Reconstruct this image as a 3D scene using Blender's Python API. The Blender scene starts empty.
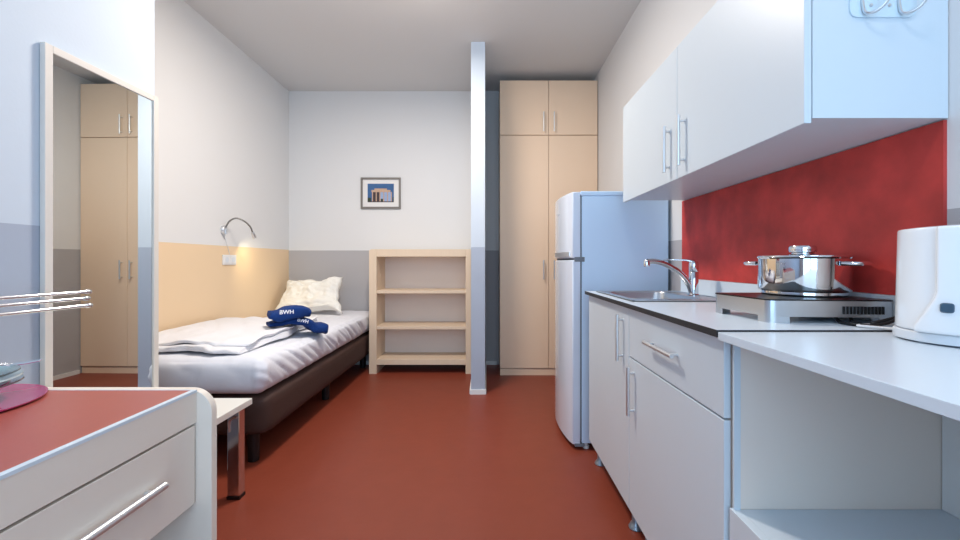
import bpy, bmesh, math, random
from mathutils import Vector, Matrix, noise
PI = math.pi
C = bpy.context.scene.collection
random.seed(4)

# ---------------------------------------------------------------- camera, light, exposure
cam = bpy.data.objects.new('camera', bpy.data.cameras.new('camera'))
C.objects.link(cam); bpy.context.scene.camera = cam
cam.location = (0, 0, 1.05); cam.rotation_euler = (PI/2, 0, 0)
cam.data.sensor_width = 36; cam.data.lens = 410/960*36
cam.data.shift_x = -7/960; cam.data.shift_y = -8/960
cam.data.clip_start = 0.02
vs = bpy.context.scene.view_settings
vs.view_transform = 'Standard'; vs.look = 'None'; vs.gamma = 1; vs.use_curve_mapping = False
vs.exposure = 0.0
W = bpy.data.worlds.new('world'); bpy.context.scene.world = W; W.use_nodes = True
W.node_tree.nodes['Background'].inputs[0].default_value = (0.55, 0.75, 1.0, 1)
W.node_tree.nodes['Background'].inputs[1].default_value = 1.5

def area(name, loc, rot, sx, sy, power, col, spread=PI):
    l = bpy.data.lights.new(name, 'AREA'); l.shape = 'RECTANGLE'; l.size = sx; l.size_y = sy
    l.energy = power; l.color = col; l.spread = spread
    o = bpy.data.objects.new(name, l); C.objects.link(o); o.location = loc; o.rotation_euler = rot
    return o
# daylight entering through the window behind the camera
area('window_daylight', (-0.02, -1.36, 1.375), (PI/2, 0, 0), 1.9, 2.2, 38, (0.45, 0.72, 1.0))

def point(name, loc, power, col, r=0.12):
    l = bpy.data.lights.new(name, 'POINT'); l.energy = power; l.color = col; l.shadow_soft_size = r
    o = bpy.data.objects.new(name, l); C.objects.link(o); o.location = loc
    return o
# unseen warm lamps: the main one assumed, the others added as fill
point('added_ceiling_fill', (-0.50, 2.20, 2.60), 13, (1.0, 0.90, 0.80), 0.10)  # added fill that brightens the ceiling around the lamp
for (lx, ly, le) in ((-0.60, 2.38, 40), (0.15, 0.25, 8)):  # the second is an added fill for the foreground
    o = area('unseen_lamp_light', (lx, ly, 2.725), (0, 0, 0), .36, .36, le, (1.0, 0.91, 0.82)); o.data.shape = 'DISK'

# ---------------------------------------------------------------- materials
def lin(c):
    return tuple(((v/255)/12.92 if v/255 <= 0.04045 else ((v/255+0.055)/1.055)**2.4) for v in c)
def mat(name, rgb, rough=0.5, metal=0.0, bump=0.0, bscale=60, var=0.0, vscale=6, spec=0.5, stretch=None, coat=0.0, trans=0.0, ior=1.45):
    m = bpy.data.materials.new(name); m.use_nodes = True
    nt = m.node_tree; b = nt.nodes['Principled BSDF']
    c = lin(rgb) + (1,)
    b.inputs['Base Color'].default_value = c
    b.inputs['Roughness'].default_value = rough; b.inputs['Metallic'].default_value = metal
    b.inputs['Specular IOR Level'].default_value = spec
    b.inputs['Coat Weight'].default_value = coat
    b.inputs['Transmission Weight'].default_value = trans; b.inputs['IOR'].default_value = ior
    tc = nt.nodes.new('ShaderNodeTexCoord'); mp = nt.nodes.new('ShaderNodeMapping')
    nt.links.new(tc.outputs['Object'], mp.inputs[0])
    if stretch: mp.inputs['Scale'].default_value = stretch
    if bump:
        n = nt.nodes.new('ShaderNodeTexNoise'); n.inputs['Scale'].default_value = bscale; n.inputs['Detail'].default_value = 4
        bp = nt.nodes.new('ShaderNodeBump'); bp.inputs['Strength'].default_value = bump; bp.inputs['Distance'].default_value = 0.01
        nt.links.new(mp.outputs[0], n.inputs[0]); nt.links.new(n.outputs[0], bp.inputs['Height']); nt.links.new(bp.outputs[0], b.inputs['Normal'])
    if var:
        n = nt.nodes.new('ShaderNodeTexNoise'); n.inputs['Scale'].default_value = vscale; n.inputs['Detail'].default_value = 6
        mx = nt.nodes.new('ShaderNodeMix'); mx.data_type = 'RGBA'
        nt.links.new(mp.outputs[0], n.inputs[0]); nt.links.new(n.outputs[0], mx.inputs[0])
        mx.inputs[6].default_value = tuple(max(0, v*(1-var)) for v in c[:3]) + (1,)
        mx.inputs[7].default_value = tuple(min(1, v*(1+var)) for v in c[:3]) + (1,)
        nt.links.new(mx.outputs[2], b.inputs['Base Color'])
    return m
def banded(name, low, high, z):
    """wall paint: one colour up to height z, another above"""
    m = mat(name, high, 0.75, bump=0.04, bscale=90)
    nt = m.node_tree; b = nt.nodes['Principled BSDF']
    g = nt.nodes.new('ShaderNodeNewGeometry'); s = nt.nodes.new('ShaderNodeSeparateXYZ'); nt.links.new(g.outputs['Position'], s.inputs[0])
    t = nt.nodes.new('ShaderNodeMath'); t.operation = 'GREATER_THAN'; nt.links.new(s.outputs['Z'], t.inputs[0]); t.inputs[1].default_value = z
    mx = nt.nodes.new('ShaderNodeMix'); mx.data_type = 'RGBA'; nt.links.new(t.outputs[0], mx.inputs[0])
    mx.inputs[6].default_value = lin(low)+(1,); mx.inputs[7].default_value = lin(high)+(1,)
    nt.links.new(mx.outputs[2], b.inputs['Base Color'])
    return m
WHITE = (226, 226, 226); GREY = (180, 178, 180)
M = dict(
    wall_grey=banded('grey dado wall paint', GREY, WHITE, 1.168),
    wall_cream=banded('cream dado wall paint', (236, 208, 172), WHITE, 1.175),
    wall_daylit=banded('dado wall paint with blue daylight tint', (172, 182, 198), (204, 215, 227), 1.168),  # bluish cast of the daylight put into both paint colours
    ceiling=mat('ceiling paint', (216, 215, 214), 0.9, bump=0.03),
    floor=mat('red linoleum', (134, 62, 44), 0.42, bump=0.06, bscale=25, var=0.10, vscale=9, spec=0.4),
    base=mat('white baseboard', (232, 232, 230), 0.4),
    birch=mat('pale birch laminate', (226, 205, 180), 0.5, var=0.05, vscale=4, stretch=(18, 18, 1.2)),
    backp=mat('white back panel', (243, 230, 220), 0.6),
    beige=mat('beige wardrobe laminate', (240, 211, 182), 0.42, var=0.02, vscale=3),
    beige_dark=mat('beige wardrobe edge', (176, 150, 120), 0.6),
    white=mat('white cabinet laminate', (210, 221, 229), 0.35, bump=0.015, bscale=140),
    cabside=mat('white melamine carcass', (240, 226, 214), 0.5),
    worktop=mat('white worktop laminate', (216, 228, 238), 0.28, bump=0.01, bscale=200),
    dark=mat('dark edge strip', (40, 42, 46), 0.5),
    black=mat('black plastic', (18, 18, 20), 0.4),
    rubber=mat('black rubber', (22, 22, 24), 0.6),
    blackglass=mat('black glass', (14, 15, 18), 0.3),
    chrome=mat('chrome', (225, 228, 232), 0.09, 1.0),
    steel=mat('brushed steel', (196, 200, 204), 0.3, 1.0, bump=0.02, bscale=30, stretch=(1, 40, 40)),
    satin=mat('satin nickel', (222, 225, 228), 0.38, 1.0),
    neck=mat('dark flexible steel', (140, 138, 134), 0.4, 0.9),
    polish=mat('polished pot steel', (228, 230, 233), 0.06, 1.0),
    mirror=mat('mirror glass', (232, 236, 234), 0.01, 1.0),
    mframe=mat('pale mirror frame', (222, 216, 208), 0.5),
    fridge=mat('white fridge enamel', (208, 232, 255), 0.3, bump=0.01, bscale=150),
    fdoor=mat('white fridge door', (218, 228, 242), 0.12, coat=0.4),
    gasket=mat('grey gasket', (120, 126, 134), 0.6),
    redpanel=mat('red splashback', (194, 62, 56), 0.6, bump=0.05, bscale=160, var=0.75, vscale=7),
    bedbox=mat('brown bed fabric', (66, 44, 38), 0.7, bump=0.2, bscale=200, var=0.12, vscale=60, stretch=(1, 1, 8)),
    sheet=mat('white fitted sheet', (226, 228, 236), 0.85, bump=0.25, bscale=9, stretch=(1, 1, 1)),
    duvet=mat('white duvet cotton', (232, 232, 236), 0.85, bump=0.3, bscale=12),
    pillow=mat('white pillow cotton', (238, 236, 230), 0.85, bump=0.6, bscale=11, stretch=(1, 1, 2)),
    towel=mat('blue terry cloth', (3, 50, 116), 0.95, bump=0.5, bscale=320, var=0.15, vscale=90),
    letter=mat('white embroidery', (235, 238, 245), 0.8),
    toy=mat('red table top', (172, 86, 76), 0.35, var=0.05, vscale=20),
    dresser=mat('white dresser laminate', (232, 220, 206), 0.42),
    cream=mat('cream interior', (214, 200, 180), 0.6),
    tablew=mat('white table laminate', (226, 224, 218), 0.4),
    pink=mat('magenta glass', (186, 56, 112), 0.15, coat=0.5),
    glass=mat('clear glass', (205, 228, 232), 0.03, trans=0.92),
    plate=mat('pale glazed plate', (196, 212, 216), 0.15, coat=0.5),
    kettle=mat('white kettle plastic', (232, 236, 240), 0.22, coat=0.3),
    kbase=mat('white kettle base', (220, 226, 232), 0.35),
    switch=mat('blue grey switch', (60, 84, 104), 0.3),
    plastic=mat('white socket plastic', (232, 232, 232), 0.35),
    clearp=mat('clear acrylic', (206, 226, 238), 0.12, coat=.6),
    pframe=mat('grey picture frame', (128, 122, 116), 0.45, 0.3),
    mount=mat('white picture mount', (232, 230, 228), 0.7),
    p_sky=mat('print sky blue', (58, 98, 146), 0.6, var=0.2, vscale=8),
    p_stone=mat('print sandstone', (196, 164, 140), 0.6, var=0.15, vscale=60),
    p_dark=mat('print shade', (66, 54, 58), 0.6),
    p_light=mat('print pale sky', (150, 170, 205), 0.6),
    p_tree=mat('print tree', (48, 62, 40), 0.6),
    foot=mat('grey plastic foot', (150, 160, 170), 0.3, 0.6),
    outside=mat('outdoor facade', (190, 196, 200), 0.9),
)
glow = bpy.data.materials.new('lamp bulb'); glow.use_nodes = True
gb = glow.node_tree.nodes['Principled BSDF']; gb.inputs['Emission Color'].default_value = (1, .85, .55, 1); gb.inputs['Emission Strength'].default_value = 12
M['glow'] = glow

# ---------------------------------------------------------------- helpers
def put(o, parent=None):
    C.objects.link(o)
    if parent: o.parent = parent
def wloc(o):
    v = Vector(o.location)
    while o.parent: o = o.parent; v += Vector(o.location)
    return v
def obj(name, bm, m, parent=None, smooth=False, bevel=0.0, label=None):
    """one mesh object; bm is in world coordinates, a part shares its thing's origin"""
    me = bpy.data.meshes.new(name)
    bmesh.ops.recalc_face_normals(bm, faces=bm.faces[:])
    if parent: org = wloc(parent)
    else:
        xs = [v.co for v in bm.verts]
        org = Vector(((min(v.x for v in xs)+max(v.x for v in xs))/2, (min(v.y for v in xs)+max(v.y for v in xs))/2, min(v.z for v in xs)))
    for v in bm.verts: v.co -= org
    bm.to_mesh(me); bm.free()
    me.materials.append(M[m] if isinstance(m, str) else m)
    o = bpy.data.objects.new(name, me); put(o, parent)
    if not parent: o.location = org
    if bevel:
        b = o.modifiers.new('bevel', 'BEVEL'); b.width = bevel; b.segments = 2; b.limit_method = 'ANGLE'; b.angle_limit = math.radians(40)
    if smooth:
        for p in me.polygons: p.use_smooth = True
        if smooth != 2:
            me.set_sharp_from_angle(angle=math.radians(40))
    if label: o['label'] = label
    return o
def tag(o, label, cat, group=None):
    o['label'] = label; o['category'] = cat
    if group: o['group'] = group
    return o
def thing(name, loc, label, cat, group=None):
    o = bpy.data.objects.new(name, None); o.empty_display_size = 0.05; put(o); o.location = loc
    return tag(o, label, cat, group)
def struct(name, bm, m, **k):
    o = obj(name, bm, m, **k); o['kind'] = 'structure'; return o
def B(*boxes):
    bm = bmesh.new()
    for (x0, x1, y0, y1, z0, z1) in boxes: box(bm, x0, x1, y0, y1, z0, z1)
    return bm
def box(bm, x0, x1, y0, y1, z0, z1):
    r = bmesh.ops.create_cube(bm, size=1)
    for v in r['verts']:
        v.co = Vector(((x0+x1)/2+v.co.x*(x1-x0), (y0+y1)/2+v.co.y*(y1-y0), (z0+z1)/2+v.co.z*(z1-z0)))
def ring_sweep(bm, rings, cap=True, closed=False):
    vs_ = [[bm.verts.new(p) for p in r] for r in rings]
    n = len(rings[0]); k = len(rings)
    for i in range(k if closed else k-1):
        a, b = vs_[i], vs_[(i+1) % k]
        for j in range(n): bm.faces.new((a[j], a[(j+1) % n], b[(j+1) % n], b[j]))
    if cap and not closed:
        bm.faces.new(vs_[0][::-1]); bm.faces.new(vs_[-1])
    return vs_
def tube(bm, pts, r, n=12, cap=True):
    pts = [Vector(p) for p in pts]
    rr = r if isinstance(r, (list, tuple)) else [r]*len(pts)
    rings = []; up = None
    for i, p in enumerate(pts):
        t = (pts[min(i+1, len(pts)-1)] - pts[max(i-1, 0)]).normalized()
        if up is None:
            up = Vector((0, 0, 1)) if abs(t.z) < 0.9 else Vector((0, 1, 0))
        u = t.cross(up).normalized(); up = u.cross(t).normalized()
        rings.append([p + (u*math.cos(2*PI*j/n) + up*math.sin(2*PI*j/n))*rr[i] for j in range(n)])
    ring_sweep(bm, rings, cap)
def curve(pts, k=8):
    """Catmull-Rom through pts"""
    P = [Vector(p) for p in pts]; P = [P[0]*2-P[1]] + P + [P[-1]*2-P[-2]]
    out = []
    for i in range(1, len(P)-2):
        for s in range(k):
            t = s/k; a, b, c, d = P[i-1], P[i], P[i+1], P[i+2]
            out.append(0.5*((2*b) + (c-a)*t + (2*a-5*b+4*c-d)*t*t + (3*b-a-3*c+d)*t**3))
    out.append(P[-2]); return out
def lathe(bm, prof, c, n=40, axis='z'):
    """prof: (radius, height) pairs; c: centre of height 0"""
    c = Vector(c); rings = []
    for r, h in prof:
        ring = []
        for j in range(n):
            a = 2*PI*j/n; x, y = max(r, 1e-5)*math.cos(a), max(r, 1e-5)*math.sin(a)
            ring.append(c + (Vector((x, y, h)) if axis == 'z' else Vector((h, x, y)) if axis == 'x' else Vector((x, h, y))))
        rings.append(ring)
    ring_sweep(bm, rings)
def prism(bm, poly, axis, a, b):
    """poly in the plane across the axis, extruded from a to b"""
    def P(u, v, w): return {'x': (w, u, v), 'y': (u, w, v), 'z': (u, v, w)}[axis]
    lo = [bm.verts.new(P(u, v, a)) for u, v in poly]; hi = [bm.verts.new(P(u, v, b)) for u, v in poly]
    bm.faces.new(lo[::-1]); bm.faces.new(hi)
    for i in range(len(poly)):
        j = (i+1) % len(poly); bm.faces.new((lo[i], lo[j], hi[j], hi[i]))
def rbox_grid(bm, x0, x1, y0, y1, z0, z1, r, nx, ny, nz, disp):
    """rounded subdivided box; disp(p, n) moves points"""
    t = bmesh.new(); bmesh.ops.create_cube(t, size=1)
    t.free()
    seen = {}
    def vert(i, j, k):
        key = (i, j, k)
        if key in seen: return seen[key]
        p = Vector((x0+(x1-x0)*i/nx, y0+(y1-y0)*j/ny, z0+(z1-z0)*k/nz))
        q = Vector((min(max(p.x, x0+r), x1-r), min(max(p.y, y0+r), y1-r), min(max(p.z, z0+r), z1-r)))
        d = p-q
        n = d.normalized() if d.length > 1e-7 else Vector((0, 0, 1))
        if d.length > 1e-7: p = q + n*min(r, d.length if sum(abs(c) > 1e-7 for c in d) == 1 else r)
        seen[key] = bm.verts.new(disp(p, n)); return seen[key]
    for k in (0, nz):
        for i in range(nx):
            for j in range(ny): bm.faces.new((vert(i, j, k), vert(i+1, j, k), vert(i+1, j+1, k), vert(i, j+1, k)))
    for j in (0, ny):
        for i in range(nx):
            for k in range(nz): bm.faces.new((vert(i, j, k), vert(i+1, j, k), vert(i+1, j, k+1), vert(i, j, k+1)))
    for i in (0, nx):
        for j in range(ny):
            for k in range(nz): bm.faces.new((vert(i, j, k), vert(i, j+1, k), vert(i, j+1, k+1), vert(i, j, k+1)))
def N(x, y=0, z=0): return noise.noise(Vector((x, y, z)))
def text_mesh(name, s, size, mtx, m, parent, depth=0.0012):
    cu = bpy.data.curves.new(name, 'FONT'); cu.body = s; cu.size = size; cu.extrude = depth; cu.align_x = 'CENTER'; cu.align_y = 'CENTER'; cu.offset = size*0.02
    o = bpy.data.objects.new('tmp', cu); C.objects.link(o)
    dg = bpy.context.evaluated_depsgraph_get(); me = bpy.data.meshes.new_from_object(o.evaluated_get(dg))
    bpy.data.objects.remove(o); bpy.data.curves.remove(cu)
    bm = bmesh.new(); bm.from_mesh(me); bpy.data.meshes.remove(me)
    for v in bm.verts: v.co = mtx @ v.co
    return obj(name, bm, m, parent)

# ---------------------------------------------------------------- the room
XL, XN, XR, YB, YF, ZC = -2.03, -1.46, 1.03, 4.20, -1.30, 2.80
YJ = 1.80            # where the near left wall steps back to the bed niche
struct('floor', B((XL-.1, XR+.1, YF-.1, YB+.1, -0.1, 0)), 'floor')
struct('ceiling', B((XL-.1, XR+.1, YF-.1, YB+.1, ZC, ZC+.1)), 'ceiling')
struct('wall_back', B((XL-.1, XR+.1, YB, YB+.1, 0, ZC)), 'wall_grey')
struct('wall_right', B((XR, XR+.1, YF-.1, YB, 0, ZC)), 'wall_grey')
struct('wall_left_niche', B((XL-.1, XL, YJ, YB, 0, ZC)), 'wall_cream')
struct('wall_left', B((XL-.1, XN, YF-.1, YJ, 0, ZC)), 'wall_daylit')
# wall behind the camera, with the window
wx0, wx1, wz0, wz1 = -0.97, 0.93, 0.25, 2.50
struct('wall_front', B((XN, wx0, YF-.1, YF, 0, ZC), (wx1, XR, YF-.1, YF, 0, ZC), (wx0, wx1, YF-.1, YF, 0, wz0), (wx0, wx1, YF-.1, YF, wz1, ZC)), 'wall_grey')
fr = []
for (a, b) in ((wx0, wx0+.06), (-.05, .01), (wx1-.06, wx1)): fr.append((a, b, YF-.08, YF-.02, wz0, wz1))
for (a, b) in ((wz0, wz0+.06), (wz1-.06, wz1)): fr.append((wx0+.06, wx1-.06, YF-.078, YF-.022, a, b))
wf = struct('window_1', B(*fr), 'base')
obj('sill', B((wx0-.03, wx1+.03, YF, YF+.12, wz0-.03, wz0-.002)), 'base', wf)
struct('wall_partition', B((-.127, -.016, 3.26, YB, 0, ZC)), 'wall_daylit')
bh = .036
struct('baseboard_back', B((-.155+.14, .10, YB-.012, YB, 0, bh), (XL, -.127, YB-.012, YB, 0, bh)), 'base')
struct('baseboard_right', B((XR-.012, XR, 2.90, 3.78, 0, bh)), 'base')
struct('baseboard_partition', B((-.133, -.010, 3.248, 3.26, 0, bh), (-.016, -.006, 3.26, YB-.012, 0, bh), (-.139, -.127, 3.26, 3.83, 0, bh)), 'base')
struct('baseboard_left', B((XN, XN+.012, YF, YJ, 0, bh)), 'base')

# ---------------------------------------------------------------- handles
def bar_handle(parent, a, b, out, r=.006, name='handle', post_inset=.02, pr=.0045):
    """round bar from a to b; out: vector from the bar to the panel"""
    a, b, out = Vector(a), Vector(b), Vector(out); d = (b-a).normalized()
    bm = bmesh.new(); tube(bm, [a, b], r, 14)
    for p in (a+d*post_inset, b-d*post_inset): tube(bm, [p, p+out], pr, 10)
    return obj(name, bm, 'satin', parent, smooth=True)

# ---------------------------------------------------------------- wardrobe
wd = thing('wardrobe', (.575, 3.79, 0), 'tall beige four-door wardrobe at the back beside the right wall', 'wardrobe')
wx0_, wx1_, wy, wzt = .120, 1.022, 3.79, 2.728
obj('carcass', B((wx0_, wx1_, wy+.02, YB-.02, .065, wzt)), 'beige', wd)
obj('plinth', B((wx0_+.01, wx1_-.01, wy+.03, YB-.03, 0, .065), (wx0_+.002, wx1_-.002, wy+.012, wy+.03, 0, .062)), 'beige', wd)
xm = .5695
for (x0, x1) in ((wx0_, xm-.002), (xm+.002, wx1_)):
    for (z0, z1) in ((.070, 2.219), (2.226, wzt)):
        d = obj('door', B((x0, x1, wy, wy+.018, z0, z1)), 'beige', wd, bevel=.0015)
        hx = xm-.048 if x0 < .3 else xm+.048
        h0, h1 = (.89, 1.068) if z0 < 1 else (2.25, 2.43)
        bar_handle(d, (hx, wy-.028, h0), (hx, wy-.028, h1), (0, .028, 0), r=.006)

# ---------------------------------------------------------------- bookshelf
bs = thing('bookshelf', (-.63, 4.0, 0), 'low open birch bookshelf with three empty shelves between bed and partition', 'bookshelf')
sy0, sy1 = 3.84, 4.175
L0, L1, R0, R1 = -1.105, -1.035, -.20, -.150
def rounded_post(x0, x1, r=.02):
    bm = bmesh.new()
    prism(bm, [(x0, 0), (x1, 0), (x1, 1.17), (x0+r, 1.17), (x0, 1.17-r*.6)] if x0 < -.5 else [(x0, 0), (x1, 0), (x1, 1.17-r*.2), (x1-r*.3, 1.17), (x0, 1.17)], 'y', sy0, sy1)
    return bm
obj('side_panel', rounded_post(L0, L1), 'birch', bs, bevel=.002)
obj('side_panel', rounded_post(R0, R1), 'birch', bs, bevel=.002)
obj('top', B((L1, R0, sy0+.002, sy1, 1.10, 1.170)), 'birch', bs, bevel=.002)
for (z0, z1) in ((.755, .783), (.418, .446), (.085, .135)):
    obj('shelf', B((L1, R0, sy0+.008, sy1-.012, z0, z1)), 'birch', bs, bevel=.0015)
obj('back_panel', B((L1, R0, sy1-.012, sy1, .085, 1.10)), 'backp', bs)

# ---------------------------------------------------------------- picture
pc = thing('framed_picture', (-1.085, YB, 1.60), 'small grey-framed picture of a columned gate hung above the bookshelf', 'picture')
px0, px1, pz0, pz1 = -1.288, -.882, 1.595, 1.912
ft = .018
obj('frame', B((px0, px0+ft, YB-.022, YB-.001, pz0, pz1), (px1-ft, px1, YB-.022, YB-.001, pz0, pz1), (px0+ft, px1-ft, YB-.022, YB-.001, pz0, pz0+ft), (px0+ft, px1-ft, YB-.022, YB-.001, pz1-ft, pz1)), 'pframe', pc)
obj('mount', B((px0+ft, px1-ft, YB-.010, YB-.002, pz0+ft, pz1-ft)), 'mount', pc)
ax0, ax1, az0, az1 = px0+.068, px1-.070, pz0+.066, pz1-.062
pr = obj('print', B((ax0, ax1, YB-.0115, YB-.0098, az0, az1)), 'p_sky', pc)
y0, y1 = YB-.0125, YB-.0112
obj('printed_columns', B(*[(ax0+.045+i*.0385, ax0+.055+i*.0385, y0, y1, az0+.008, az0+.105) for i in range(6)], (ax0+.04, ax1-.035, y0, y1, az0+.103, az0+.125), (ax0+.07, ax1-.07, y0, y1, az0+.125, az0+.14)), 'p_stone', pr)
obj('printed_openings', B(*[(ax0+.0555+i*.0385, ax0+.083+i*.0385, y0+.0005, y1, az0+.008, az0+.103) for i in (0, 1)], (ax0, ax1, y0+.0004, y1, az0, az0+.009)), 'p_dark', pr)
obj('printed_light', B(*[(ax0+.0555+i*.0385, ax0+.083+i*.0385, y0+.0005, y1, az0+.009, az0+.103) for i in (2, 3, 4)]), 'p_light', pr)
for (ta, tb_, tz) in ((ax0+.002, ax0+.035, .045), (ax0+.135, ax0+.158, .035), (ax1-.012, ax1, .05)): obj('printed_tree', B((ta, tb_, y0+.0002, y1, az0+.009, az0+tz)), 'p_tree', pr)

# ---------------------------------------------------------------- reading lamp and socket on the bed wall
lp = thing('wall_lamp', (XL, 3.15, 1.25), 'chrome gooseneck reading lamp glowing on the wall above the bed', 'lamp')
bm = bmesh.new(); lathe(bm, [(0, 0), (.034, 0), (.034, .012), (.026, .022), (0, .024)], (XL, 3.15, 1.297), axis='x'); 
tube(bm, [(XL+.018, 3.15, 1.297), (XL+.024, 3.15, 1.262)], [.016, .011], 14)
obj('wall_mount', bm, 'satin', lp, smooth=True)
neck = curve([(XL+.02, 3.15, 1.315), (XL+.05, 3.155, 1.365), (XL+.09, 3.17, 1.388), (XL+.13, 3.20, 1.372), (XL+.16, 3.235, 1.33), (XL+.17, 3.255, 1.283)], 8)
bm = bmesh.new(); tube(bm, neck, .0062, 10); obj('gooseneck', bm, 'neck', lp, smooth=True)
hd = Vector((XL+.17, 3.255, 1.283)); dr = Vector((-.05, .65, -.75)).normalized()
bm = bmesh.new(); tube(bm, [hd-dr*.008, hd, hd+dr*.03, hd+dr*.05], [.008, .012, .0145, .0145], 16); hh = obj('lamp_head', bm, 'satin', lp, smooth=True)
bm = bmesh.new(); tube(bm, [hd+dr*.0495, hd+dr*.052], [.0115, .0115], 16); obj('bulb', bm, 'glow', hh)
bm = bmesh.new(); tube(bm, curve([(XL+.006, 3.155, 1.262), (XL+.004, 3.19, 1.20), (XL+.004, 3.22, 1.13), (XL+.004, 3.225, 1.106)], 5), .0022, 6); obj('cord', bm, 'plastic', lp, smooth=True)
sp = bpy.data.lights.new('reading_lamp_light', 'SPOT'); sp.energy = 4.5; sp.color = (1, .84, .50); sp.spot_size = math.radians(115); sp.spot_blend = 1.0; sp.shadow_soft_size = .012
so = bpy.data.objects.new('reading_lamp_light', sp); C.objects.link(so); so.location = hd+dr*.056
so.rotation_euler = Vector((-.28, .75, -.8)).to_track_quat('-Z', 'Y').to_euler()
sk = thing('wall_socket', (XL, 3.225, 1.03), 'white double wall socket on the cream wall under the reading lamp', 'socket')
obj('plate', B((XL, XL+.010, 3.14, 3.305, 1.028, 1.106)), 'plastic', sk, bevel=.003)
for yc in (3.182, 3.263):
    bm = bmesh.new(); box(bm, XL+.009, XL+.013, yc-.032, yc+.032, 1.036, 1.098); s = obj('insert', bm, 'plastic', sk, bevel=.002)
    bm = bmesh.new(); lathe(bm, [(0, .0125), (.02, .0125), (.021, .0142), (0, .0142)], (XL, yc, 1.067), 24, 'x'); obj('socket_well', bm, 'kbase', s, smooth=True)

# ---------------------------------------------------------------- bed
bx0, bx1, by0, by1 = XL+.012, -1.135, 2.10, 4.185
bd = thing('bed_base', (-1.58, 3.1, 0), 'dark brown upholstered box bed base on black feet along the left wall', 'bed')
bm = bmesh.new(); rbox_grid(bm, bx0, bx1, by0, by1, .15, .36, .04, 12, 24, 6, lambda p, n: p)
obj('upholstered_box', bm, 'bedbox', bd, smooth=2)
for x in (bx0+.12, -1.235):
    for y in (2.17, 3.14, 4.08):
        bm = bmesh.new(); lathe(bm, [(0, 0), (.024, 0), (.028, .004), (.03, .155), (0, .155)], (x, y, 0), 20); obj('leg', bm, 'black', bd, smooth=True)
def mdisp(p, n):
    q = p.copy(); h = (p.z-.362)/.198
    if abs(n.x) > .3 or abs(n.y) > .3:
        s = N(p.x*7, p.y*7, p.z*2)*.010
        if n.x > .3:        # the hem pulls the sheet into slanting creases
            r = abs(N(p.y*9+p.z*14, p.z*3, 3)); s += .016*math.sin(h*PI) - .020*math.exp(-r*9)*math.sin(min(1, max(0, h))*PI)**.6
            s += .006*N(p.y*30+p.z*40, p.z*6, 9)
        if n.y < -.3:
            s += .016*math.sin(h*PI) - .008*math.exp(-abs(N(p.x*5+p.z*3, p.z*2, 8))*8) - .004*math.exp(-abs(p.x+1.50-.05*h)*60)
        q += Vector((n.x, n.y, 0))*s
    if n.z > .5: q.z += N(p.x*3, p.y*3)*.007 - .012*max(0, (p.x+1.45)) - .004*math.exp(-abs(N(p.x*6+p.y*2, p.y*3, 12))*10)
    if h < .02: q.z += .006*abs(1)*0.5 + .003*N(p.y*12, p.x*12)
    return q
bm = bmesh.new(); rbox_grid(bm, XL+.012, -1.145, 2.085, 4.185, .367, .56, .05, 60, 190, 16, mdisp)
tag(obj('mattress', bm, 'sheet', smooth=2), 'thick mattress in a creased white fitted sheet on the bed base', 'mattress')
# folded duvet
def ddisp(p, n):
    q = p.copy()
    wave = N(p.x*4+1.3, p.y*4, 7)*.014 + N(p.x*11, p.y*9, 2)*.007 - .006*math.exp(-abs(N(p.x*5+p.y*3, p.y*2, 21))*9)
    if n.z > .4 or p.z > .592: q.z += wave + .010
    ke = max(0, 1-(p.y-2.16)/.35); q.y += (N(p.x*6, p.z*18, 5)*.05 + N(p.x*17, p.z*30, 2)*.015)*ke
    kx = max(0, 1-(-1.27-p.x)/.25); q.x += (N(p.y*4, p.z*16, 1)*.035 - .02*math.sin((p.z-.56)/.06*PI))*kx
    q.z -= .012*ke*kx + (.010*ke if p.z > .59 else 0)
    return q
bm = bmesh.new(); rbox_grid(bm, XL+.02, -1.27, 2.17, 3.15, .572, .600, .014, 60, 76, 5, ddisp)
dv = obj('duvet', bm, 'duvet', smooth=2)
tag(dv, 'white duvet folded flat on the near half of the mattress', 'duvet')
def ddisp2(p, n):
    q = ddisp(p, n); k = max(0, 1-(p.y-2.21)/.3)
    q.z += -.008 + .014*k*N(p.x*7, 3, 3); q.y += .035*N(p.x*4+3, 1, 1)*k
    return q
bm = bmesh.new(); rbox_grid(bm, XL+.03, -1.285, 2.21, 3.13, .607, .628, .0105, 60, 76, 4, ddisp2)
obj('folded_layer', bm, 'duvet', dv, smooth=2)

# pillow leaning at the head of the bed
def cushion(bm, w, h, t, mtx, n=26, seed=0):
    g = {}
    for side in (1, -1):
        for i in range(n+1):
            for j in range(n+1):
                u, v = 2*i/n-1, 2*j/n-1
                edge = i in (0, n) or j in (0, n)
                if edge and side == -1: continue
                pin = 1-.12*(1-abs(v)**2)*abs(u)**4; pin2 = 1-.34*(1-abs(u)**2)*abs(v)**4
                th = t/2*((1-abs(u)**2.6)*(1-abs(v)**2.6))**.42
                th *= 1+.25*N(u*2.2+seed, v*2.2, side*3) + .24*N(u*6, v*5, side+seed) - .32*math.exp(-abs(N(u*2.6+v*1.5, v*3, seed+side))*12)
                p = Vector((u*w/2*pin, v*h/2*pin2, 0 if edge else side*max(th, .002)))
                p.x *= 1-(.17*v if u > 0 else .02*v); p.x += .030*N(v*2.4, seed, 1); p.y += .034*N(u*2.6, seed, 4); p.z += .030*N(u*2.2, v*2.2, 9+seed)
                g[(i, j, side)] = bm.verts.new(mtx @ p)
                if edge: g[(i, j, -1)] = g[(i, j, 1)]
    for side in (1, -1):
        for i in range(n):
            for j in range(n):
                f = [g[(i, j, side)], g[(i+1, j, side)], g[(i+1, j+1, side)], g[(i, j+1, side)]]
                bm.faces.new(f if side == 1 else f[::-1])
bm = bmesh.new()
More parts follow.
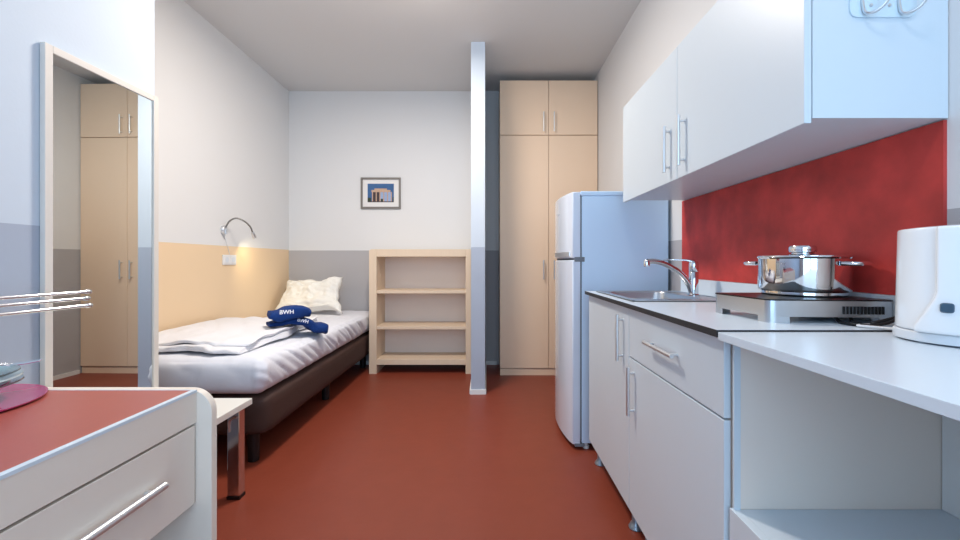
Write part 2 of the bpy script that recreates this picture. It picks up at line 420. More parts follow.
cushion(bm, .63, .43, .15, Matrix.Translation((-1.675, 3.91, .733)) @ Matrix.Rotation(math.radians(-6), 4, 'Z') @ Matrix.Rotation(math.radians(-4), 4, 'Y') @ Matrix.Rotation(math.radians(50), 4, 'X'), n=44, seed=2)
tag(obj('pillow', bm, 'pillow', smooth=2), 'crumpled white pillow leaning in the corner at the head of the bed', 'pillow')

# two blue towels
def slab(bm, pts, width, thick, wdir, n=36, seed=0):
    """a folded cloth: rounded section carried along a path"""
    P = curve(pts, 6); wdir = Vector(wdir).normalized(); rings = []
    m = len(P)
    for i, p in enumerate(P):
        t = (P[min(i+1, m-1)]-P[max(i-1, 0)]).normalized(); s = i/(m-1)
        up = t.cross(wdir); up = up if up.z > 0 else -up; up.normalize()
        w = width(s); th = thick(s); ring = []
        for j in range(n):
            a = 2*PI*j/n; c, d = math.cos(a), math.sin(a)
            x = math.copysign(abs(c)**.45, c)*w/2; z = math.copysign(abs(d)**.7, d)*th/2
            fold = 1 + .10*N(s*5+seed, a*.9, 1)
            z += -.006*math.exp(-(z/.004)**2)*0 + .006*N(s*7, x*16, seed)
            ring.append(p + wdir*(x*fold) + up*z)
        rings.append(ring)
    ring_sweep(bm, rings)
tw1 = bmesh.new()
slab(tw1, [(-1.41, 2.64, .647), (-1.36, 2.67, .655), (-1.30, 2.71, .664), (-1.235, 2.76, .652), (-1.185, 2.80, .606), (-1.135, 2.85, .592)],
     lambda s: .13+.07*math.sin(min(1, s*1.4)*PI/2), lambda s: .026+.044*s, (-.62, .78, 0), seed=1)
o = obj('towel', tw1, 'towel', smooth=2); tag(o, 'lower blue folded towel sliding off the duvet onto the mattress, lettered in white', 'towel', None)
T1 = o
tw2 = bmesh.new()
slab(tw2, [(-1.385, 2.60, .716), (-1.34, 2.63, .706), (-1.29, 2.67, .722), (-1.23, 2.71, .724), (-1.19, 2.75, .712)],
     lambda s: .17*(1-.35*s*s), lambda s: .036+.044*math.sin(s*PI*.95), (-.55, .83, .05), seed=5)
o = obj('towel', tw2, 'towel', smooth=2); tag(o, 'upper blue folded towel lying on top of the other one', 'towel', None)
T2 = o
def face_mtx(c, right, up):
    r = Vector(right).normalized(); u = Vector(up); u = (u - r*u.dot(r)).normalized(); n = r.cross(u)
    m = Matrix((r, u, n)).transposed().to_4x4(); m.translation = Vector(c); return m
from mathutils.bvhtree import BVHTree
def print_on(o, c, right, up, size):
    """letters that follow the cloth they are stitched on"""
    m = face_mtx(c, right, up); t = text_mesh('lettering', 'BWH', size, m, 'letter', o, 0)
    bm = bmesh.new(); bm.from_mesh(t.data); bmesh.ops.triangulate(bm, faces=bm.faces[:])
    for _ in range(2): bmesh.ops.subdivide_edges(bm, edges=[e for e in bm.edges if e.calc_length() > .006], cuts=1)
    tb = bmesh.new(); tb.from_mesh(o.data); tree = BVHTree.FromBMesh(tb)
    n = m.to_3x3() @ Vector((0, 0, 1))
    for v in bm.verts:
        hit = tree.ray_cast(v.co + n*.12, -n)[0]
        if hit: v.co = hit + n*.0012
    bm.to_mesh(t.data); bm.free(); tb.free()
print_on(T2, (-1.275, 2.61, .730), (.85, .42, 0), (-.05, .12, 1), .036)
print_on(T1, (-1.215, 2.70, .662), (.85, .42, -.28), (-.05, .12, 1), .030)

# ---------------------------------------------------------------- mirror
mr = thing('wall_mirror', (XN, 1.336, .46), 'tall mirror in a narrow pale frame on the near left wall', 'mirror')
my0, my1, mz0, mz1, mxf = 1.336, 1.790, .46, 1.768, -1.442
t_ = .025
obj('frame', B((XN, mxf, my0, my0+t_, mz0, mz1), (XN, mxf, my1-t_, my1, mz0, mz1), (XN, mxf, my0+t_, my1-t_, mz1-t_, mz1), (XN, mxf, my0+t_, my1-t_, mz0, mz0+t_)), 'mframe', mr, bevel=.0015)
obj('mirror_glass', B((XN, mxf-.005, my0+t_-.002, my1-t_+.002, mz0+t_-.002, mz1-t_+.002)), 'mirror', mr)
mr.rotation_euler = (0, 0, math.radians(-0.9)); mr.location.x += .002

# ---------------------------------------------------------------- low side table behind the dresser
tb = thing('side_table', (-1.26, 1.46, 0), 'low white table with square chrome legs at the foot of the bed', 'table')
obj('tabletop', B((-1.445, -1.07, 1.06, 1.87, .403, .430)), 'tablew', tb, bevel=.002)
for (x0, y0) in ((-1.148, 1.81), (-1.435, 1.81), (-1.148, 1.09), (-1.435, 1.09)):
    lg = obj('leg', B((x0, x0+.055, y0, y0+.042, .014, .403)), 'chrome', tb, bevel=.004)
    obj('foot_cap', B((x0-.001, x0+.056, y0-.001, y0+.043, 0, .014)), 'black', lg)
    bm = bmesh.new(); tube(bm, curve([(x0+.012, y0-.003, .30), (x0+.012, y0-.006, .345), (x0+.03, y0-.006, .362), (x0+.045, y0-.003, .362)], 5), .004, 8); obj('clip', bm, 'satin', lg, smooth=True)

# ---------------------------------------------------------------- dresser
ds = thing('dresser', (-1.07, .6, 0), 'white dresser with red top and a drawer in the left foreground', 'dresser')
dxf, dx0, dy0, dy1, dzt = -.695, XN+.02, .12, .980, .745
obj('top', B((dx0, dxf+.001, dy0, dy1, dzt-.078, dzt-.003)), 'dresser', ds, bevel=.001)
obj('red_inlay', B((dx0+.01, dxf-.010, dy0+.01, dy1-.004, dzt-.004, dzt-.0005)), 'toy', ds, label='red top surface')
obj('edge_strip', B((dxf-.010, dxf+.002, dy0, dy1, dzt-.006, dzt), (dx0, dxf-.010, dy1-.004, dy1, dzt-.006, dzt)), 'white', ds)
def endpanel(ya, yb):
    xf, r = -.6585, .055
    poly = [(dx0, 0), (xf, 0)] + [(xf-r+r*math.cos(a*PI/16), dzt-r+r*math.sin(a*PI/16)) for a in range(9)] + [(dx0, dzt)]
    bm = bmesh.new(); prism(bm, poly, 'y', ya, yb); return bm
obj('end_panel', endpanel(dy1, dy1+.020), 'dresser', ds, smooth=True, bevel=.001)
obj('end_panel', endpanel(dy0-.022, dy0), 'dresser', ds, smooth=True, bevel=.001)
dr_ = obj('drawer', B((dxf-.018, dxf, dy0+.003, dy1-.004, .476, .661), (dx0+.05, dxf-.018, dy0+.03, dy1-.03, .50, .655)), 'dresser', ds, bevel=.0015)
bar_handle(dr_, (-.680, .575, .578), (-.680, .866, .578), (-.027, 0, 0), r=.0078, post_inset=.03, pr=.0065)
obj('carcass', B((dx0, dx0+.012, dy0, dy1, .02, dzt-.078), (dx0+.012, dxf-.03, dy0, dy1, .455, .470), (dx0+.012, dxf-.02, dy0, dy1, .06, .078)), 'cream', ds)

# tableware on the dresser
bm = bmesh.new(); c = (-1.140, .840, dzt)
lathe(bm, [(0, 0), (.11, 0), (.164, .004), (.165, .007), (.11, .004), (0, .004)], c, 64)
tag(obj('serving_plate', bm, 'pink', smooth=True), 'flat magenta glass platter lying on the red dresser top', 'plate')
bm = bmesh.new(); lathe(bm, [(0, 0), (.05, 0), (.085, .014), (.108, .034), (.105, .036), (.082, .018), (.048, .005), (0, .005)], (c[0], c[1], dzt+.0045), 48)
tag(obj('bowl', bm, 'pink', smooth=True), 'small magenta bowl on the platter, under the stack of plates', 'bowl')
zz = dzt+.024
for i, (r, mm, lb) in enumerate(((.128, 'glass', 'lowest clear glass plate of the stack on the dresser'), (.126, 'plate', 'middle pale plate of the stack on the dresser'), (.122, 'glass', 'topmost clear glass plate of the stack, with a fork on it'))):
    bm = bmesh.new(); lathe(bm, [(0, 0), (.075, 0), (.10, .008), (r, .019), (r-.001, .022), (.098, .0115), (.074, .0035), (0, .0035)], (c[0]+.004*i, c[1]-.003*i, zz+.0115*i), 56)
    tag(obj('plate', bm, mm, smooth=True), lb, 'plate', 'plates stacked on the dresser')
bm = bmesh.new(); fk = Vector((-1.165, .80, .827)); fe = Vector((-1.00, .914, .827)); d = (fe-fk).normalized(); s_ = Vector((-d.y, d.x, 0))
hp = [fk + d*t for t in (0, .03, .06, .09, .12)]
rings = []
for i, (t, w, z) in enumerate(((0, .010, 0), (.04, .007, .002), (.09, .004, .006), (.125, .004, .008), (.14, .011, .004), (.16, .012, 0))):
    p = fk+d*t+Vector((0, 0, z)); rings.append([p+s_*w-Vector((0, 0, .001)), p+s_*w+Vector((0, 0, .001)), p-s_*w+Vector((0, 0, .001)), p-s_*w-Vector((0, 0, .001))])
ring_sweep(bm, rings)
for k in (-1, -.33, .33, 1):
    p = fk+d*.158+s_*(.010*k); tube(bm, [p, p+d*.025+Vector((0, 0, .001)), p+d*.046+Vector((0, 0, .004))], .0014, 6)
tag(obj('fork', bm, 'chrome', smooth=True), 'metal fork lying across the stacked plates on the dresser', 'fork')

# ---------------------------------------------------------------- swivel towel rail
tr = thing('towel_rail', (XN, .76, .90), 'chrome three-armed swivel towel rail on the left wall above the dresser', 'towel rail')
bm = bmesh.new(); box(bm, XN, XN+.008, .735, .785, .86, 1.00); tube(bm, [(XN+.03, .76, .865), (XN+.03, .76, .995)], .006, 12)
box(bm, XN+.006, XN+.034, .752, .768, .866, .874); box(bm, XN+.006, XN+.034, .752, .768, .984, .992)
obj('wall_bracket', bm, 'chrome', tr, bevel=.001)
for z0, z1, ye, xe in ((.944, .951, 1.35, -1.325), (.923, .930, 1.345, -1.325), (.897, .906, 1.35, -1.322)):
    a = Vector((XN+.03, .76, z0)); b = Vector((xe, ye, z1))
    bm = bmesh.new(); tube(bm, [a, b], .0055, 12); arm = obj('arm', bm, 'chrome', tr, smooth=True)
    d = (b-a).normalized(); bm = bmesh.new(); tube(bm, [b-d*.002, b+d*.003, b+d*.012, b+d*.018, b+d*.020], [.005, .0085, .0085, .006, .002], 14); obj('end_cap', bm, 'chrome', arm, smooth=True)

# ---------------------------------------------------------------- refrigerator
fg = thing('refrigerator', (.75, 2.57, 0), 'white two-door fridge-freezer between wardrobe and kitchen cabinets', 'refrigerator')
fy0, fy1 = 2.29, 2.85
obj('body', B((.530, 1.015, fy0, fy1, .035, 1.420)), 'fridge', fg, bevel=.006)
obj('top_cover', B((.522, 1.018, fy0-.003, fy1+.003, 1.420, 1.446)), 'fridge', fg, bevel=.006)
def fdoor(z0, z1):
    bm = bmesh.new(); poly = [(.522, fy0), (.522, fy1)]
    k = 14
    for i in range(k+1):
        s = i/k; y = fy1-(fy1-fy0)*s
        x = .479 - .036*math.sin(s*PI)**.7
        poly.append((x, y))
    prism(bm, poly, 'z', z0, z1); return bm
obj('gasket', B((.520, .531, fy0+.006, fy1-.006, .05, 1.062), (.520, .531, fy0+.006, fy1-.006, 1.078, 1.415)), 'gasket', fg)
dl = obj('fridge_door', fdoor(.030, 1.060), 'fdoor', fg, smooth=True, bevel=.005)
du = obj('freezer_door', fdoor(1.072, 1.442), 'fdoor', fg, smooth=True, bevel=.005)
obj('door_gap_trim', B((.485, .53, fy0+.004, fy1-.01, 1.060, 1.072)), 'gasket', fg)
obj('hinge', B((.488, .545, fy0-.004, fy0+.03, 1.052, 1.078)), 'gasket', fg, bevel=.002)
obj('hinge', B((.49, .545, fy0-.002, fy0+.05, .018, .036)), 'gasket', fg, bevel=.002)
# grip plate at the foot of the freezer door
gy = [fy0+.03+(.37)*i/8 for i in range(9)]
def doorx(y): s = (fy1-y)/(fy1-fy0); return .479-.036*math.sin(s*PI)**.7
bm = bmesh.new(); prism(bm, [(doorx(y)-.004, y) for y in gy] + [(doorx(y)+.004, y) for y in gy[::-1]], 'z', 1.082, 1.108); obj('handle', bm, 'satin', du)
text_mesh('badge', 'beko', .020, face_mtx((doorx(2.56)-.0004, 2.56, 1.345), (0, -1, 0), (0, 0, 1)), 'satin', du, .0006)
for (x, y) in ((.56, 2.32), (.98, 2.32), (.56, 2.82), (.98, 2.82)):
    bm = bmesh.new(); lathe(bm, [(0, 0), (.017, 0), (.017, .015), (.010, .016), (.010, .036), (0, .036)], (x, y, 0), 18); obj('foot', bm, 'plastic', fg, smooth=True)

# ---------------------------------------------------------------- base cabinets
dX, yA, yM, yN, zt = .5375, 2.160, 1.552, .930, .880
def feet(parent, x0, x1, y0, y1, h):
    for x in (x0, x1):
        for y in (y0, y1):
            bm = bmesh.new(); lathe(bm, [(0, 0), (.026, 0), (.028, .004), (.022, .016), (.015, .026), (.015, h), (0, h)], (x, y, 0), 24); obj('foot', bm, 'foot', parent, smooth=True)
def carcass(y0, y1): return B((dX+.018, XR-.01, y0, y0+.016, .110, zt), (dX+.018, XR-.01, y1-.016, y1, .110, zt), (dX+.018, XR-.01, y0+.016, y1-.016, .110, .126), (XR-.018, XR-.01, y0+.016, y1-.016, .126, zt), (dX+.018, dX+.06, y0+.016, y1-.016, zt-.016, zt))
s1 = thing('base_cabinet', (.78, 1.87, 0), 'white one-door base cabinet under the sink, next to the fridge', 'cabinet', 'white kitchen base cabinets')
obj('carcass', carcass(yM+.001, yA), 'cabside', s1)
d = obj('door', B((dX, dX+.016, yM+.002, yA, .115, zt-.003)), 'white', s1, bevel=.0015)
bar_handle(d, (dX-.022, 1.625, .660), (dX-.022, 1.625, .842), (.022, 0, 0), r=.0062)
feet(s1, .588, .97, 1.62, 2.13, .110)
s2 = thing('base_cabinet', (.78, 1.24, 0), 'white base cabinet with a drawer over one door, under the hotplate', 'cabinet', 'white kitchen base cabinets')
obj('carcass', carcass(yN+.004, yM-.001), 'cabside', s2)
d = obj('door', B((dX, dX+.016, yN, yM-.002, .115, .690)), 'white', s2, bevel=.0015)
bar_handle(d, (dX-.022, 1.500, .487), (dX-.022, 1.500, .664), (.022, 0, 0), r=.0062)
d = obj('drawer', B((dX, dX+.016, yN, yM-.002, .695, zt-.003), (dX+.016, .95, yN+.04, yM-.04, .715, .84)), 'white', s2, bevel=.0015)
bar_handle(d, (dX-.024, 1.140, .787), (dX-.024, 1.345, .787), (.024, 0, 0), r=.0062)
feet(s2, .592, .97, .985, 1.495, .110)

# worktop with the cut-out for the sink
wz = .897
sx0, sx1, sY0, sY1 = .560, .965, 1.575, 2.10       # sink outline
def ringboxes(x0, x1, y0, y1, a0, a1, b0, b1, z0, z1):
    return [(x0, a0, y0, y1, z0, z1), (a1, x1, y0, y1, z0, z1), (a0, a1, y0, b0, z0, z1), (a0, a1, b1, y1, z0, z1)]
wt = thing('kitchen_worktop', (.77, 1.55, .88), 'white kitchen worktop with dark front edge and low white upstand', 'worktop')
wy0, wy1 = .922, 2.165
obj('slab', B(*ringboxes(.5185, XR-.002, wy0+.002, wy1, sx0+.02, sx1-.05, sY0+.02, sY1-.02, zt, wz)), 'worktop', wt)
obj('edge_strip', B((.5165, .5185, wy0, wy1, zt+.0005, wz-.0003), (.5185, XR-.002, wy0, wy0+.002, zt+.0005, wz-.0003)), 'dark', wt)
obj('upstand', B((XR-.022, XR-.002, wy0+.002, wy1-.03, wz, .966)), 'worktop', wt, bevel=.001)

# splashback
sb = obj('splashback_panel', B((XR-.008, XR, .918, 2.150, .967, 1.368)), 'redpanel')
tag(sb, 'mottled red splashback panel on the wall behind the pot', 'splashback')

# sink
sn = thing('sink', (.76, 1.84, wz), 'stainless steel inset sink in the worktop next to the fridge', 'sink')
bwx0, bwx1, bwy0, bwy1 = .60, .875, 1.66, 2.05
bm = B(*ringboxes(sx0, sx1, sY0, sY1, bwx0, bwx1, bwy0, bwy1, wz, wz+.003))
box(bm, sx0, sx1, sY0, sY0+.006, wz, wz+.006); box(bm, sx0, sx1, sY1-.006, sY1, wz, wz+.006); box(bm, sx0, sx0+.006, sY0, sY1, wz, wz+.006); box(bm, sx1-.006, sx1, sY0, sY1, wz, wz+.006)
obj('rim', bm, 'steel', sn)
bm = bmesh.new()
def rr(x0, x1, y0, y1, r, z, k=6):
    out = []
    for cx, cy, a0 in ((x1-r, y1-r, 0), (x0+r, y1-r, 90), (x0+r, y0+r, 180), (x1-r, y0+r, 270)):
        for i in range(k+1):
            a = math.radians(a0+90*i/k); out.append(Vector((cx+r*math.cos(a), cy+r*math.sin(a), z)))
    return out
rings = [rr(bwx0-i, bwx1+i, bwy0-i, bwy1+i, .05+i, z) for i, z in ((.004, wz+.004), (0, wz-.002), (-.008, wz-.13), (-.03, wz-.15))]
V = ring_sweep(bm, rings, cap=False); bm.faces.new(V[-1])
rings2 = [rr(bwx0-.004, bwx1+.004, bwy0-.004, bwy1+.004, .054, wz+.004), rr(bwx0-.006, bwx1+.006, bwy0-.006, bwy1+.006, .056, wz-.002), rr(bwx0+.007, bwx1-.007, bwy0+.007, bwy1-.007, .05, wz-.132), rr(bwx0+.03, bwx1-.03, bwy0+.03, bwy1-.03, .03, wz-.153)]
V = ring_sweep(bm, rings2, cap=False); bm.faces.new(V[-1])
obj('bowl', bm, 'steel', sn, smooth=True)
bm = bmesh.new(); lathe(bm, [(0, 0), (.035, 0), (.035, .003), (.02, .004), (0, .002)], ((bwx0+bwx1)/2, (bwy0+bwy1)/2, wz-.150), 24); obj('drain', bm, 'chrome', sn, smooth=True)

# faucet
fc = thing('faucet', (.912, 1.815, wz+.003), 'chrome single-lever kitchen faucet standing on the sink', 'faucet')
fx, fy = .915, 1.815; zb = wz+.003
bm = bmesh.new(); lathe(bm, [(0, 0), (.026, 0), (.026, .006), (.0195, .010), (.0195, .105), (.018, .107), (.0195, .109), (.0195, .142), (.016, .152), (0, .155)], (fx, fy, zb), 28); obj('body', bm, 'chrome', fc, smooth=True)
sp_ = curve([(fx-.008, fy, zb+.015), (fx-.024, fy, zb+.055), (fx-.060, fy, zb+.100), (fx-.115, fy, zb+.135), (fx-.165, fy, zb+.152), (fx-.205, fy, zb+.153)], 7)
bm = bmesh.new(); tube(bm, sp_, [.0125]*(len(sp_)//2)+[.0115]*(len(sp_)-len(sp_)//2), 16)
lathe(bm, [(0, 0), (.0125, 0), (.0135, .003), (.0135, .024), (.010, .029), (0, .030)], (fx-.208, fy, zb+.130), 20); obj('spout', bm, 'chrome', fc, smooth=True)
bm = bmesh.new(); tube(bm, [(fx, fy, zb+.150), (fx-.03, fy+.005, zb+.158), (fx-.085, fy+.03, zb+.160), (fx-.115, fy+.045, zb+.158)], [.008, .0045, .0035, .003], 10); obj('lever', bm, 'chrome', fc, smooth=True)

# ---------------------------------------------------------------- hotplate
hp_ = thing('hotplate', (.86, 1.15, wz), 'flat stainless steel tabletop hotplate with black top under the pot', 'hotplate')
A, Bc, Cc, D = (.692, 1.255), (.706, 1.030), (1.004, 1.004), (1.004, 1.255)
def rquad(pts, r, k=5):
    out = []
    for i in range(4):
        p = Vector(pts[i]); a = (Vector(pts[i-1])-p).normalized(); b = (Vector(pts[(i+1) % 4])-p).normalized()
        for s in range(k+1):
            t = s/k; q0 = p+a*r; q2 = p+b*r
            out.append(tuple((1-t)**2*q0 + 2*t*(1-t)*p + t*t*q2))
    return out
Q = rquad([A, Bc, Cc, D], .022)
bm = bmesh.new(); prism(bm, Q, 'z', wz+.016, wz+.056)
def leg_part(cond):
    pts = [q for q in Q if cond(q)]
    return pts
cx, cy = .86, 1.15
for sel in (lambda q: q[0] < .77 and q[1] < 1.10, lambda q: q[0] < .77 and q[1] > 1.2, lambda q: q[0] > .93 and q[1] < 1.10, lambda q: q[0] > .93 and q[1] > 1.2):
    pts = [q for q in Q if sel(q)]
    # short shell foot that follows the rounded corner
    a, b = Vector(pts[0]), Vector(pts[-1]); cc = Vector((cx, cy))
    mid = (a+b)/2
    ext0 = a + (a-Vector(pts[1])).normalized()*(.012 if sel((.7, 1.04)) or sel((.7, 1.25)) else .02)
    ext1 = b + (b-Vector(pts[-2])).normalized()*.028
    inn = mid + (cc-mid).normalized()*.03
    prism(bm, [tuple(ext0)] + pts + [tuple(ext1), tuple(inn)], 'z', wz, wz+.0165)
body = obj('body', bm, 'steel', hp_, smooth=True)
Qi = rquad([(A[0]-.001, A[1]+.001), (Bc[0]-.001, Bc[1]-.001), (Cc[0]+.001, Cc[1]-.001), (D[0]+.001, D[1]+.001)], .022)
bm = bmesh.new(); prism(bm, Qi, 'z', wz+.056, wz+.0595); obj('top_plate', bm, 'blackglass', hp_)
bm = bmesh.new(); lathe(bm, [(0, 0), (.098, 0), (.098, .001), (.095, .0015), (0, .0015)], (.901, 1.170, wz+.0595), 40); obj('burner', bm, 'black', hp_, smooth=True)
obj('vent', B(*[(.880+.0082*i, .8838+.0082*i, 1.0118-i*.00073, 1.020, wz+.024, wz+.043) for i in range(12)]), 'black', hp_)
for i, y in enumerate((1.10, 1.20)):
    bm = bmesh.new(); lathe(bm, [(0, 0), (.014, 0), (.012, -.012), (0, -.013)], (.7115-.008*(i), y, wz+.036), 20, 'x')
# cord with its own slack on the worktop
bm = bmesh.new(); tube(bm, curve([(.90, 1.06, wz+.012), (.875, 1.015, wz+.0045), (.872, .975, wz+.0045), (.895, .955, wz+.005), (.93, .95, wz+.012), (.965, .945, wz+.030), (.985, .93, wz+.034), (.992, .90, wz+.020)], 7), .0038, 10)
obj('cord', bm, 'rubber', hp_, smooth=True)
bm = bmesh.new(); tube(bm, curve([(.935, 1.055, wz+.010), (.900, 1.005, wz+.005), (.905, .975, wz+.005), (.93, .965, wz+.014), (.962, .958, wz+.024), (.986, .945, wz+.024), (.997, .91, wz+.010)], 7), .0038, 10)
obj('cord', bm, 'rubber', hp_, smooth=True)

# ---------------------------------------------------------------- pot
pz = wz+.061
pt = thing('cooking_pot', (.901, 1.170, pz), 'polished steel cooking pot with lid standing on the hotplate', 'pot')
R = .108
bm = bmesh.new(); lathe(bm, [(0, 0), (R-.012, 0), (R-.008, .003), (R-.008, .010), (R-.002, .013), (R, .018), (R, .101), (R+.004, .105), (R+.003, .107), (R-.002, .104), (R-.003, .018), (0, .014)], (.901, 1.170, pz), 96); bo = obj('body', bm, 'polish', pt, smooth=True)
bm = bmesh.new(); lathe(bm, [(0, .103), (R-.003, .104), (R+.0015, .1075), (R+.001, .1095), (R-.012, .1105), (.06, .114), (.02, .1155), (0, .116)], (.901, 1.170, pz), 96); ld = obj('lid', bm, 'polish', pt, smooth=True)
bm = bmesh.new(); lathe(bm, [(0, .114), (.026, .114), (.027, .118), (.032, .120), (.0335, .124), (.0335, .134), (.031, .138), (0, .139)], (.901, 1.170, pz), 40); obj('knob', bm, 'polish', ld, smooth=True)
def pothandle(ang):
    d = Vector((math.cos(ang), math.sin(ang), 0)); s = Vector((-d.y, d.x, 0)); c = Vector((.901, 1.170, pz+.088))
    pts = curve([c+d*(R-.004)-s*.040, c+d*(R+.016)-s*.039, c+d*(R+.032)-s*.028, c+d*(R+.036), c+d*(R+.032)+s*.028, c+d*(R+.016)+s*.039, c+d*(R-.004)+s*.040], 5)
    b_ = bmesh.new(); rings = []
    for i, p in enumerate(pts):
        t = (pts[min(i+1, len(pts)-1)]-pts[max(i-1, 0)]).normalized(); u = t.cross(Vector((0, 0, 1))).normalized()
        rings.append([p+u*.007*math.cos(a*PI/6)+Vector((0, 0, .0062*math.sin(a*PI/6))) for a in range(12)])
    ring_sweep(b_, rings); return b_
for a in (math.radians(-60), math.radians(120)): obj('handle', pothandle(a), 'polish', pt, smooth=True)

# ---------------------------------------------------------------- kettle
kc = Vector((.932, .802, 0)); kz = .893
kt = thing('kettle', (kc.x, kc.y, kz), 'white plastic electric kettle at the right end of the worktop', 'kettle')
bm = bmesh.new()
NA, phi0 = 200, math.atan2(-kc.y, -kc.x)-.15
def bump_w(z):     # half width of the handle column at height z above the base
    return .020 + .030*max(0, min(1, (.100-z)/.065))**1.3
prof = [(.070, .024), (.0945, .024)] + [(.0955-.004*i/36, .026+.194*i/36) for i in range(37)] + [(.0905, .2225), (.088, .2235), (.070, .226), (.035, .229), (.001, .230)]
rings = []
for r, h in prof:
    ring = []
    for j in range(NA):
        a = 2*PI*j/NA; da = (a-phi0+PI) % (2*PI)-PI; s = da*.093
        k = max(0, min(1, (bump_w(h)-abs(s))/.006)); k = k*k*(3-2*k)
        e = .013*k*(1 if r > .08 else 0)
        ring.append(kc+Vector(((r+e)*math.cos(a), (r+e)*math.sin(a), kz+h)))
    rings.append(ring)
ring_sweep(bm, rings)
kb = obj('body', bm, 'kettle', kt, smooth=2)
bm = bmesh.new(); lathe(bm, [(0, .002), (.090, .002), (.098, .004), (.099, .008), (.0985, .020), (.096, .0225), (0, .0225)], (kc.x, kc.y, kz), 64)
for k in range(6): lathe(bm, [(0, 0), (.008, 0), (.008, .003), (0, .003)], (kc.x+.08*math.cos(k*PI/3), kc.y+.08*math.sin(k*PI/3), kz), 12)
obj('power_base', bm, 'kbase', kt, smooth=True)
bm = bmesh.new(); tube(bm, curve([(.905, .895, kz+.0085), (.895, .925, kz+.0085), (.875, .945, kz+.0085), (.87, .962, kz+.0085), (.92, .972, kz+.0085), (.98, .970, kz+.0085), (1.0, .93, kz+.0085)], 7), .0028, 8); obj('cord', bm, 'plastic', kt, smooth=True)
sd = Vector((math.cos(phi0-.03), math.sin(phi0-.03), 0)); ss = Vector((-sd.y, sd.x, 0)); bm = bmesh.new()
c0 = kc+sd*.1065+Vector((0, 0, kz+.073))
rings = []
for o_, sc in ((-.008, 1), (.003, 1), (.0055, .8)):
    rings.append([c0+sd*o_+ss*(.0092*sc*math.copysign(abs(math.cos(a*PI/10))**.5, math.cos(a*PI/10)))+Vector((0, 0, .0092*sc*math.copysign(abs(math.sin(a*PI/10))**.5, math.sin(a*PI/10)))) for a in range(20)])
ring_sweep(bm, rings); obj('switch', bm, 'switch', kb, smooth=True)

# ---------------------------------------------------------------- wall cabinets
uX, uz0, uz1 = .708, 1.360, 1.853
ua, um, un = 2.134, 1.528, .914
for (y0, y1, hy, lb) in ((um+.0008, ua, 1.590, 'white wall cabinet over the sink, the one nearer the fridge'), (un, um-.0008, 1.470, 'white wall cabinet nearer the camera, with clear hooks on its side')):
    cb = thing('wall_cabinet', ((uX+XR)/2, (y0+y1)/2, uz0), lb, 'cabinet', 'white wall cabinets over the worktop')
    obj('carcass', B((uX+.018, XR-.002, y0, y1, uz0+.011, uz1)), 'white', cb)
    d = obj('door', B((uX, uX+.0165, y0+.001, y1-.001, uz0, uz1)), 'white', cb, bevel=.0015)
    bar_handle(d, (uX-.022, hy, 1.397), (uX-.022, hy, 1.576), (.022, 0, 0), r=.0062)
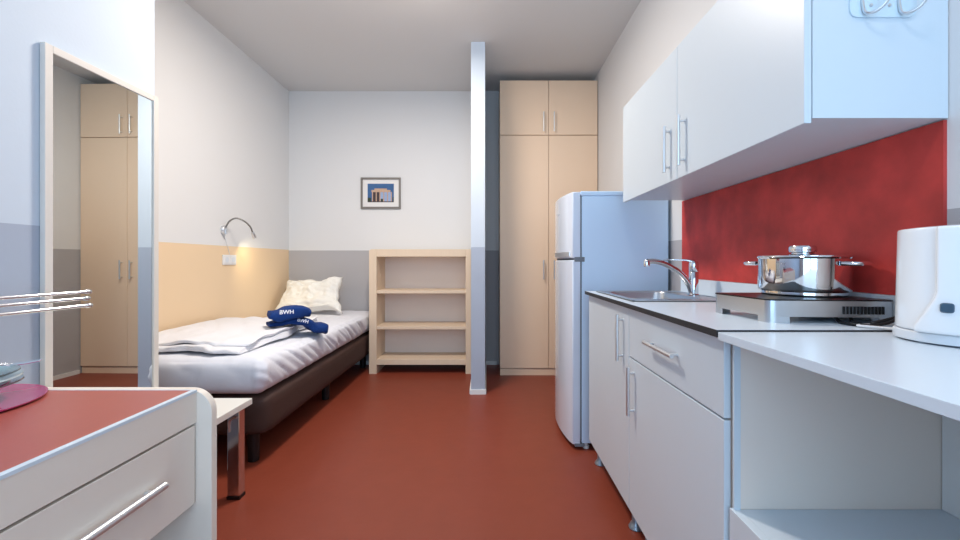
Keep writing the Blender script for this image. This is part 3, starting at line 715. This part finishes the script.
# clear adhesive hooks on the cabinet side
hk = thing('hook_rack', (.88, un, 1.60), 'clear plastic double hook stuck on the side of the wall cabinet', 'hook')
bm = bmesh.new(); pl = rquad([(.806, 1.594), (.954, 1.594), (.954, 1.668), (.806, 1.668)], .020)
prism(bm, pl, 'y', un-.004, un); obj('plate', bm, 'clearp', hk, smooth=True)
for x in (.832, .913):
    bm = bmesh.new(); P_ = curve([(x, un-.004, 1.66), (x, un-.006, 1.625), (x+.003, un-.010, 1.600), (x+.016, un-.020, 1.597), (x+.028, un-.032, 1.610), (x+.034, un-.036, 1.635)], 5)
    rings = []
    for i, p in enumerate(P_):
        t = (P_[min(i+1, len(P_)-1)]-P_[max(i-1, 0)]).normalized(); u = Vector((.75, .65, 0)).normalized(); v = t.cross(u).normalized(); u = v.cross(t).normalized()
        rings.append([p+u*.0045*math.cos(a*PI/5)+v*.003*math.sin(a*PI/5) for a in range(10)])
    ring_sweep(bm, rings); obj('hook', bm, 'satin', hk, smooth=True)
for x in (.852, .893):
    bm = bmesh.new(); lathe(bm, [(0, -.007), (.003, -.0065), (.0042, -.004), (0, -.004)], (x, un, 1.620), 14, 'y'); obj('screw', bm, 'satin', hk, smooth=True)

# ---------------------------------------------------------------- near counter unit
cu_ = thing('counter_unit', (.78, .5, 0), 'white open counter unit in the right foreground under the kettle', 'counter')
cy1, cy0 = .9195, .10
obj('counter_top', B((.518, XR-.004, cy0, cy1, .875, .893)), 'worktop', cu_, bevel=.001)
obj('side_panel', B((.556, XR-.004, cy1-.004, cy1+.009, .0, .875)), 'cabside', cu_)
obj('side_panel', B((.556, XR-.004, cy0, cy0+.016, .0, .875)), 'cabside', cu_)
obj('edge_strip', B((.548, .5625, cy1-.010, cy1-.0045, .498, .875)), 'white', cu_)
obj('back_panel', B((XR-.016, XR-.004, cy0+.016, cy1-.006, .4985, .874)), 'base', cu_)
obj('shelf', B((.563, XR-.004, cy0+.016, cy1-.005, .480, .498)), 'white', cu_)
obj('front_panel', B((.543, .5615, cy0, cy1-.001, .05, .500)), 'white', cu_, bevel=.0012)
obj('bottom', B((.5615, XR-.004, cy0+.016, cy1-.005, .05, .066), (.60, .616, cy0+.016, cy1-.005, 0, .05)), 'white', cu_)
bm = bmesh.new(); lathe(bm, [(0, 0), (.006, 0), (.007, -.004), (.004, -.009), (0, -.010)], (.640, cy1-.004, .852), 14, 'y'); obj('cam_bolt', bm, 'satin', cu_, smooth=True)

# unseen fixtures: the assumed ceiling lamp, and one added for fill light
for (x, y, lb) in ((-.60, 2.38, 'unseen round white ceiling lamp over the middle of the room'), (.15, .25, 'unseen fill lamp in a round white shade, added above the camera')):
    cl = thing('unseen_ceiling_lamp', (x, y, ZC), lb, 'lamp')
    bm = bmesh.new(); lathe(bm, [(0, 0), (.18, 0), (.19, -.02), (.18, -.06), (0, -.065)], (x, y, ZC), 40); obj('shade', bm, 'plastic', cl, smooth=True)
